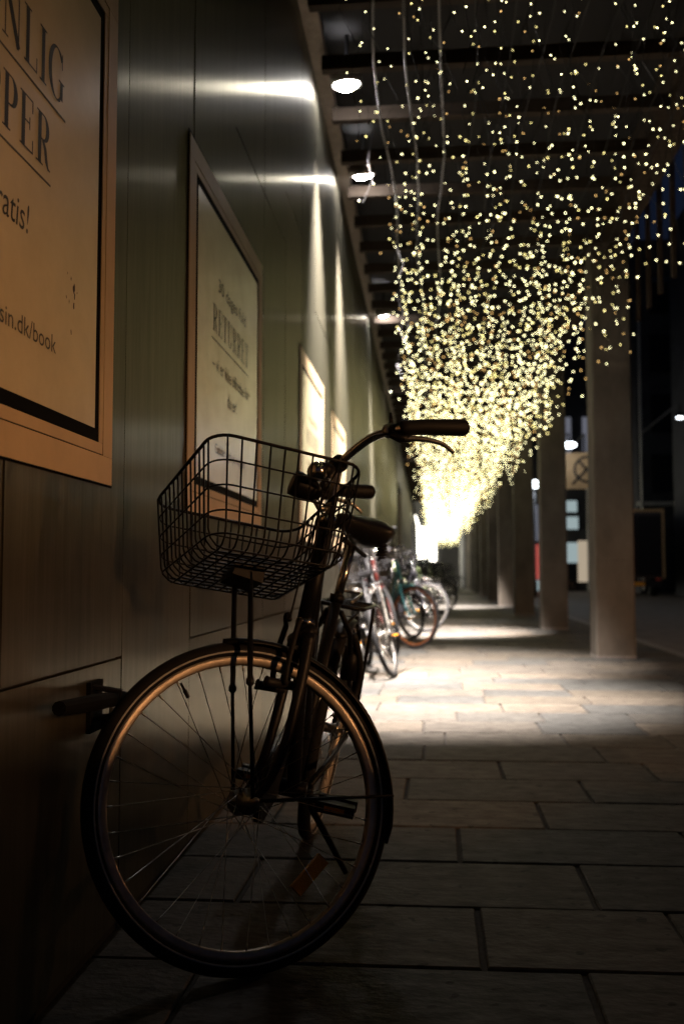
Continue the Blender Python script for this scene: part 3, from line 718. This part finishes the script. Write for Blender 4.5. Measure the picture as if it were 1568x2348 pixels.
        for i in range(ns): s_ = .085 + .83 * i / (ns - 1); wires.append((uwire(lambda x, y: Bk(s_, x, y)), False))
        for i in range(ntt): t_ = .085 + .83 * i / (ntt - 1); wires.append((uwire(lambda x, y: Bk(x, t_, y)), False))
        for q, cl in wires: part('wire', MB().tube(q, .0024 if hero else .003, 6 if hero else 4, closed=cl), M['black'], bsk)
        part('basket_bracket', MB().box((Bk(.55, .5, -.02)), (.075, .10, .035), Matrix((u, l, a)).transposed()), M['black'], bsk, False)
        for s in (1, -1):
            p0 = Bk(.55, .5 + .13 * s, -.03)
            part('basket_strut', MB().tube([p0, p0 * .52 + St(.06, .066 * s, 0) * .48, p0 * .51 + St(.06, .066 * s, 0) * .49, p0 * .49 + St(.06, .066 * s, 0) * .51, p0 * .48 + St(.06, .066 * s, 0) * .52, St(.052, .068 * s, .0)],
                                           [.0065, .0065, .0095, .0095, .0045, .0045], 8), M['black'], bsk)
    return e

def frames(psi, lean, delta, O=(0, 0, 0), psi_frame=None):
    HA = radians(70)
    def bod(ps):
        fw = V((sin(ps), -cos(ps), 0)); R = Matrix.Rotation(lean, 3, fw); up = R @ V((0, 0, 1)); return fw, up.cross(fw), up
    fw, lf, up = bod(psi); a = -cos(HA) * fw + sin(HA) * up; n = sin(HA) * fw + cos(HA) * up
    P = V(O) + up * .358 - n * .05; u = Matrix.Rotation(-delta, 3, a) @ n; l = a.cross(u)
    if psi_frame is not None: fw, lf, up = bod(psi_frame)
    return (V(O), fw, lf, up), (P, u, l, a)

black = dict(frame=M['black'], tyre=M['rubber'], rim=M['rim'])
LOC = V((-.445, 2.167, -.002))
bd, stf = frames(radians(1.6), radians(-10.5), radians(65.2), psi_frame=radians(-1.6))
make_bike(LOC, bd, stf, 'black city bicycle with a wire front basket parked by the wall, in focus', black, hero=True)

def paint(name, col): return mat(name, col, .35, coat=.4)
sil = paint('silver_paint', (.15, .14, .13)); teal = paint('teal_paint', (.04, .2, .23)); org = paint('orange_rim', (.13, .04, .01)); red = paint('dark_red_paint', (.07, .012, .01)); grn = paint('olive_paint', (.06, .08, .03))
dark = dict(black, rim=M['rimdark'])
BK = [ # x, y, psi, lean, steer, colours, basket, label
    (-.36, 8.1, 14, 9, 22, dict(frame=M['black'], tyre=M['rubber'], rim=M['rimdark'], guard=sil, fork=sil), True, 'silver and black bicycle parked nearest behind the basket bicycle'),
    (-.22, 11.2, 38, 4, -12, dict(frame=teal, tyre=M['rubber'], rim=org, guard=teal, fork=teal), False, 'teal bicycle with an orange rim in the parked row'),
    (-.42, 10.0, 20, 8, 5, dict(frame=red, tyre=M['rubber'], rim=M['rimdark']), False, 'dark red bicycle between the silver and the teal bicycle'),
    (-.15, 14.2, 52, -4, -15, dark, False, 'black bicycle with a round wheel showing, behind the teal bicycle'),
    (-.30, 12.8, 40, 5, 10, dict(frame=grn, tyre=M['rubber'], rim=M['rimdark']), True, 'olive bicycle with a front basket between the teal and black bicycles')]
for x, y, ps, le, de, colr, bk_, lab in BK:
    bd, stf = frames(radians(ps), radians(le), radians(de))
    make_bike(V((x, y, 0)), bd, stf, lab, colr, group='bicycles parked along the wall', basket=bk_)
bd, stf = frames(0, radians(5), radians(8))
protos = [make_bike(V((-.15, 19.6, 0)), bd, stf, 'first dark bicycle of the far blurred row, with a front basket', dark, group='far bicycles in the blurred row')]
bd, stf = frames(0, radians(-5), radians(-14))
protos.append(make_bike(V((.1, 20.6, 0)), bd, stf, 'second bicycle of the far blurred row, olive with steel mudguards', dict(frame=grn, tyre=M['rubber'], rim=M['rimdark'], guard=M['steel']), group='far bicycles in the blurred row', basket=False))
protos[0].rotation_euler.z = radians(55); protos[1].rotation_euler.z = radians(62)
def copy_tree(o, parent=None):
    c_ = o.copy(); COL.objects.link(c_); c_.parent = parent
    for ch in o.children: copy_tree(ch, c_)
    return c_
for k in range(11):
    o = copy_tree(protos[k % 2]); o['label'] = ORD[k + 2] + ' dark bicycle from the near end of the far blurred row'; y = 22 + 2.3 * k + rf.uniform(-.4, .4)
    o.location = (-.35 + .13 * k + rf.uniform(-.1, .15), y, 0); o.rotation_euler = (0, 0, radians(rf.uniform(40, 80)))

# ------------------------------------------------------------------ across the street
def lamp_post(x, y, z, power, label, wallside=False, gs=1.0):
    e = empty('street_lamp', (x, y, -.13), label, 'street lamp', 'street lamps beyond the pillars'); zz = z + .13
    if not wallside:
        MB().tube([(0, 0, 0), (0, 0, .6), (0, 0, .62), (0, 0, zz - .16)], [.075, .07, .045, .035], 10).build('post', M['matte'], e, True)
        MB().tube([(0, 0, zz - .17), (0, 0, zz - .1)], [.05, .09], 10).build('collar', M['matte'], e, True)
    else:
        MB().tube([(0, 6.0, zz + .35), (0, 1, zz + .5), (0, 0, zz + .45), (0, 0, zz + .2)], .03, 8).build('arm', M['matte'], e, True)
        MB().tube([(0, 0, zz + .2), (0, 0, zz + .1), (0, 0, zz + .02)], [.05, .2, .28], 14).build('shade', M['matte'], e, True)
    MB().sphere((0, 0, zz), (.24, .24, .17) if not wallside else (.3 * gs, .3 * gs, .13 * gs), 14, 8).build('globe', M['globe'], e, True)
    light('lamp', 'POINT', (0, 0, zz - .3), power, (.85, .93, 1.), e, shadow_soft_size=.2)
lamp_post(2.55, 58, 3.66, 40, 'far street lamp on a dark post beside the last pillars')
lamp_post(4.0, 40, 4.4, 60, 'globe street lamp showing between the second and third pillars')
lamp_post(5.2, 38.6, 5.8, 45, 'oval street lamp hanging above the wooden sign', True)
lamp_post(8.3, 34, 6.1, 30, 'hanging street lamp near the right edge, beside the dark facade', True, .4)

# far facade facing the walkway across the street, with shop front
fb = empty('shop_building', (10, 52, -.13), 'pale shop building across the street, seen between the pillars', 'building')
og = V((10, 52, -.13))
def FB(name, m, lo, hi, parent=None): return MB().bbox(lo, hi).build(name, M[m], parent or fb, origin=og)
FB('wall', 'facade', (1.5, 52.3, -.13), (9.6, 60, 14))
FB('pilaster', 'pale', (3.6, 52.1, -.1), (3.9, 52.29, 4.2))
FB('pilaster', 'pale', (7.9, 52.1, -.1), (8.2, 52.29, 7.2))
wn = FB('window', 'glass', (6.9, 52.12, -.1), (7.35, 52.29, 2.3)); 
lit = glow('cool_window_and_floor_glow', (.72, .9, .92), .42); litw = glow('lit_window_warm', (1., .82, .6), .42)
M['lit'] = lit; M['litw'] = litw; M['litd'] = glow('dim_window_and_wall_glow', (.75, .78, .95), .16)
for x0, x1, z0, z1, m in ((6.75, 7.4, 1.35, 2.4, 'lit'), (6.75, 7.45, 3.1, 3.75, 'lit'), (6.75, 7.4, 4.0, 4.6, 'lit'), (7.4, 8.25, .35, 2.5, 'litw')):
    f_ = FB('window_frame', 'matte', (x0 - .06, 52.14, z0 - .06), (x1 + .06, 52.295, z1 + .06)); FB('pane', m, (x0, 52.11, z0), (x1, 52.138, z1), f_)
redm = paint('red_panel', (.62, .05, .045)); M['red'] = redm
M['redlit'] = glow('red_panel_glow', (.9, .16, .13), .55)  # glow stands in for lamplight falling on the red panel
FB('red_panel', 'redlit', (4.3, 52.0, .5), (5.6, 52.28, 2.3)); FB('floor_glow_panel', 'lit', (4.3, 52.02, -.1), (5.6, 52.28, .44)); FB('upper_window', 'litd', (5.1, 52.15, 2.5), (5.6, 52.29, 4.4))  # the low panel's glow stands in for pale lit floor
for z in (2.6, 3.6, 4.8): FB('window', 'glass', (4.0, 52.2, z), (4.9, 52.29, z + .7))
for x0, x1 in ((6.85, 7.15), (7.75, 8.05)): FB('wall_glow_strip', 'litd', (x0, 52.15, 5.4), (x1, 52.29, 9.0))  # glowing strips stand in for lilac lamplight reflected on the wall
sg = empty('hanging_sign', (6.0, 40, 4.2), 'square wooden sign with a round dark emblem between the two nearest pillars', 'sign')
MB().bbox((-.75, -.05, 0), (.75, .05, 1.45)).build('board', M['wood'], sg)
em = MB(); em.tube([(.1 + .5 * cos(2 * pi * i / 32), -.06, .78 + .5 * sin(2 * pi * i / 32)) for i in range(32)], .05, 6, closed=True)
em.tube([(-.25, -.06, 1.13), (.42, -.06, .42)], .05, 6); em.tube([(.42, -.06, 1.13), (-.5, -.06, .18)], .05, 6)
em.build('emblem', M['matte'], sg); MB().tube([(.0, 0, 1.45), (0, 0, 2.2), (0, 12.3, 2.3)], .04, 6).build('bracket', M['matte'], sg)

# dark brick block at the right, with drainpipes, pilasters and window bays
db = empty('dark_building', (16, 46, -.13), 'dark multi-storey building filling the right background', 'building'); og = V((16, 46, -.13))
def DB(name, m, lo, hi, parent=None): return MB().bbox(lo, hi).build(name, M[m], parent or db, origin=og)
DB('wall', 'facade', (9.7, 48, -.13), (34, 60, 17))
for x in (9.85, 12.6, 15.6): MB().tube([(x, 47.9, 0), (x, 47.9, 16)], .06, 8).build('drainpipe', M['pale'], db, origin=og)
for i in range(5):
    for j in range(4):
        x0 = 10.3 + 2.2 * i; z0 = 4.6 + 2.9 * j
        f_ = DB('window', 'matte', (x0, 47.9, z0), (x0 + 1.2, 47.995, z0 + 1.9)); DB('pane', 'glass', (x0 + .08, 47.87, z0 + .08), (x0 + 1.12, 47.897, z0 + 1.82), f_)
DB('cornice', 'pale', (9.65, 47.7, 4.05), (34, 47.995, 4.2))
cl = empty('side_building', (11, 33, -.13), 'tall dark corner building with pale window surrounds at the right edge', 'building'); og = V((11, 33, -.13))
MB().bbox((10.4, 36, -.13), (18, 44, 16)).build('wall', M['facade'], cl, origin=og)
for z in (1.6, 4.6, 7.6):
    for y in (37, 40): MB().bbox((10.32, y, z), (10.395, y + 1.2, z + 2.0)).build('window_surround', M['pale'], cl, origin=og)
for x in (10.55, 12.0): MB().bbox((x, 35.9, 3.2), (x + .34, 35.995, 6.0)).build('window_surround', M['pale'], cl, origin=og)

# parked box truck, seen from behind
bt = empty('box_truck', (8.2, 41, -.13), 'dark box truck parked across the street, seen from behind', 'truck'); 
def BT(name, m, lo, hi, parent=None): return MB().bbox(lo, hi).build(name, M[m] if isinstance(m, str) else m, parent or bt)
tp = paint('truck_paint', (.02, .02, .026))
BT('cargo_box', tp, (-1.05, 0, .75), (1.05, 4.6, 3.45)); BT('rear_door', M['black'], (-.97, -.03, .85), (-.01, -.002, 3.3)); BT('rear_door', M['black'], (.01, -.03, .85), (.97, -.002, 3.3))
BT('roof_rail', 'wood', (-1.08, -.05, 3.455), (1.08, .1, 3.56)); BT('corner_post', 'wood', (1.0, -.05, .75), (1.08, -.004, 3.45)); BT('corner_post', tp, (-1.08, -.05, .75), (-1.0, -.004, 3.45))
BT('bumper', 'matte', (-1.0, -.1, .42), (1.0, 0, .62)); BT('number_plate', 'amber', (-.26, -.12, .45), (.26, -.102, .58))
BT('cab', tp, (-.95, 4.65, .5), (.95, 6.4, 2.4))
for x in (-.8, .8):
    for y in (.9, 5.5):
        MB().tube([(x - .12, y, .42), (x + .12, y, .42)], .42, 20).build('wheel', M['rubber'], bt, True)
    BT('tail_light', redm, (x - .1, -.13, .68), (x + .1, -.1, .74))

# shaded sodium lanterns on short posts, out in the street to the right
def lantern(x, y, power, label):
    sl = empty('street_lantern', (x, y, -.13), label, 'street lamp', 'sodium lanterns along the street')
    MB().tube([(0, 0, 0), (0, 0, .5), (0, 0, .52), (0, 0, 3.2)], [.09, .08, .055, .045], 10).build('post', M['matte'], sl, True)
    MB().tube([(0, 0, 3.68), (0, 0, 3.62), (0, 0, 3.5)], [.04, .16, .34], 16, cap=False).build('shade', M['matte'], sl, True)
    MB().sphere((0, 0, 3.42), (.10, .10, .12), 12, 8).build('lamp_glass', M['sodium'], sl, True)
    for k in range(3): MB().tube([(.045 * cos(k * 2.1), .045 * sin(k * 2.1), 3.19), (.3 * cos(k * 2.1), .3 * sin(k * 2.1), 3.505)], .008, 5).build('shade_arm', M['matte'], sl)
    light('lamp', 'SPOT', (0, 0, 3.40), power, (1., .48, .19), sl, shadow_soft_size=.12, spot_size=radians(171), spot_blend=.12)
M['sodium'] = glow('sodium_glass', (1., .5, .16), 30.)
lantern(9.8, -2.7, 8200, 'short shaded orange street lantern, out of view beside the added car')
lantern(13.5, 14.5, 2600, 'short shaded orange street lantern farther along the street')

# unseen car added at the kerb to keep the lantern's light off the pavement
vn = empty('added_shade_car', (2.72, -2.7, -.13), 'added estate car shading the pavement from the lantern, out of view to the right', 'car')
vp = paint('van_paint', (.03, .035, .05))
prof = [(0, .3), (0, .85), (.12, 1.38), (.35, 1.52), (3.0, 1.56), (3.4, 1.5), (4.1, 1.02), (5.2, .86), (5.42, .66), (5.4, .3)]
def ringx(x, dy, dz): return [(x, min(max(y, dy), 5.42 - dy), min(z, 1.56 - dz)) for y, z in prof]
MB().loft([ringx(.06, .06, .06), ringx(0, .01, .02), ringx(.02, 0, .0), ringx(1.83, 0, 0), ringx(1.85, .01, .02), ringx(1.79, .06, .06)]).build('body', vp, vn)
for x0, x1 in ((-.012, -.002), (1.852, 1.862)):
    MB().add([(x, y, z) for x in (x0, x1) for y, z in ((1.0, .95), (3.85, .97), (3.35, 1.4), (1.0, 1.42))], [(0, 1, 2, 3), (7, 6, 5, 4), (0, 4, 5, 1), (1, 5, 6, 2), (2, 6, 7, 3), (3, 7, 4, 0)]).build('side_window', M['glass'], vn)
    for y in (.95, 4.5):
        wl = MB().tube([(x0 - .02 if x0 < 0 else x0 - .16, y, .34), (x0 + .17 if x0 < 0 else x0 + .03, y, .34)], .33, 24).build('wheel', M['rubber'], vn)
        MB().tube([(x0 - .028 if x0 < 0 else x0 + .0, y, .34), (x0 if x0 < 0 else x0 + .038, y, .34)], .2, 16).build('hub_cap', M['steel'], wl)
for x in (.25, 1.6):
    MB().box((x, 5.41, .78), (.3, .06, .16)).build('headlight', M['chrome'], vn); MB().box((x, -.005, .9), (.16, .04, .4)).build('tail_light', redm, vn)
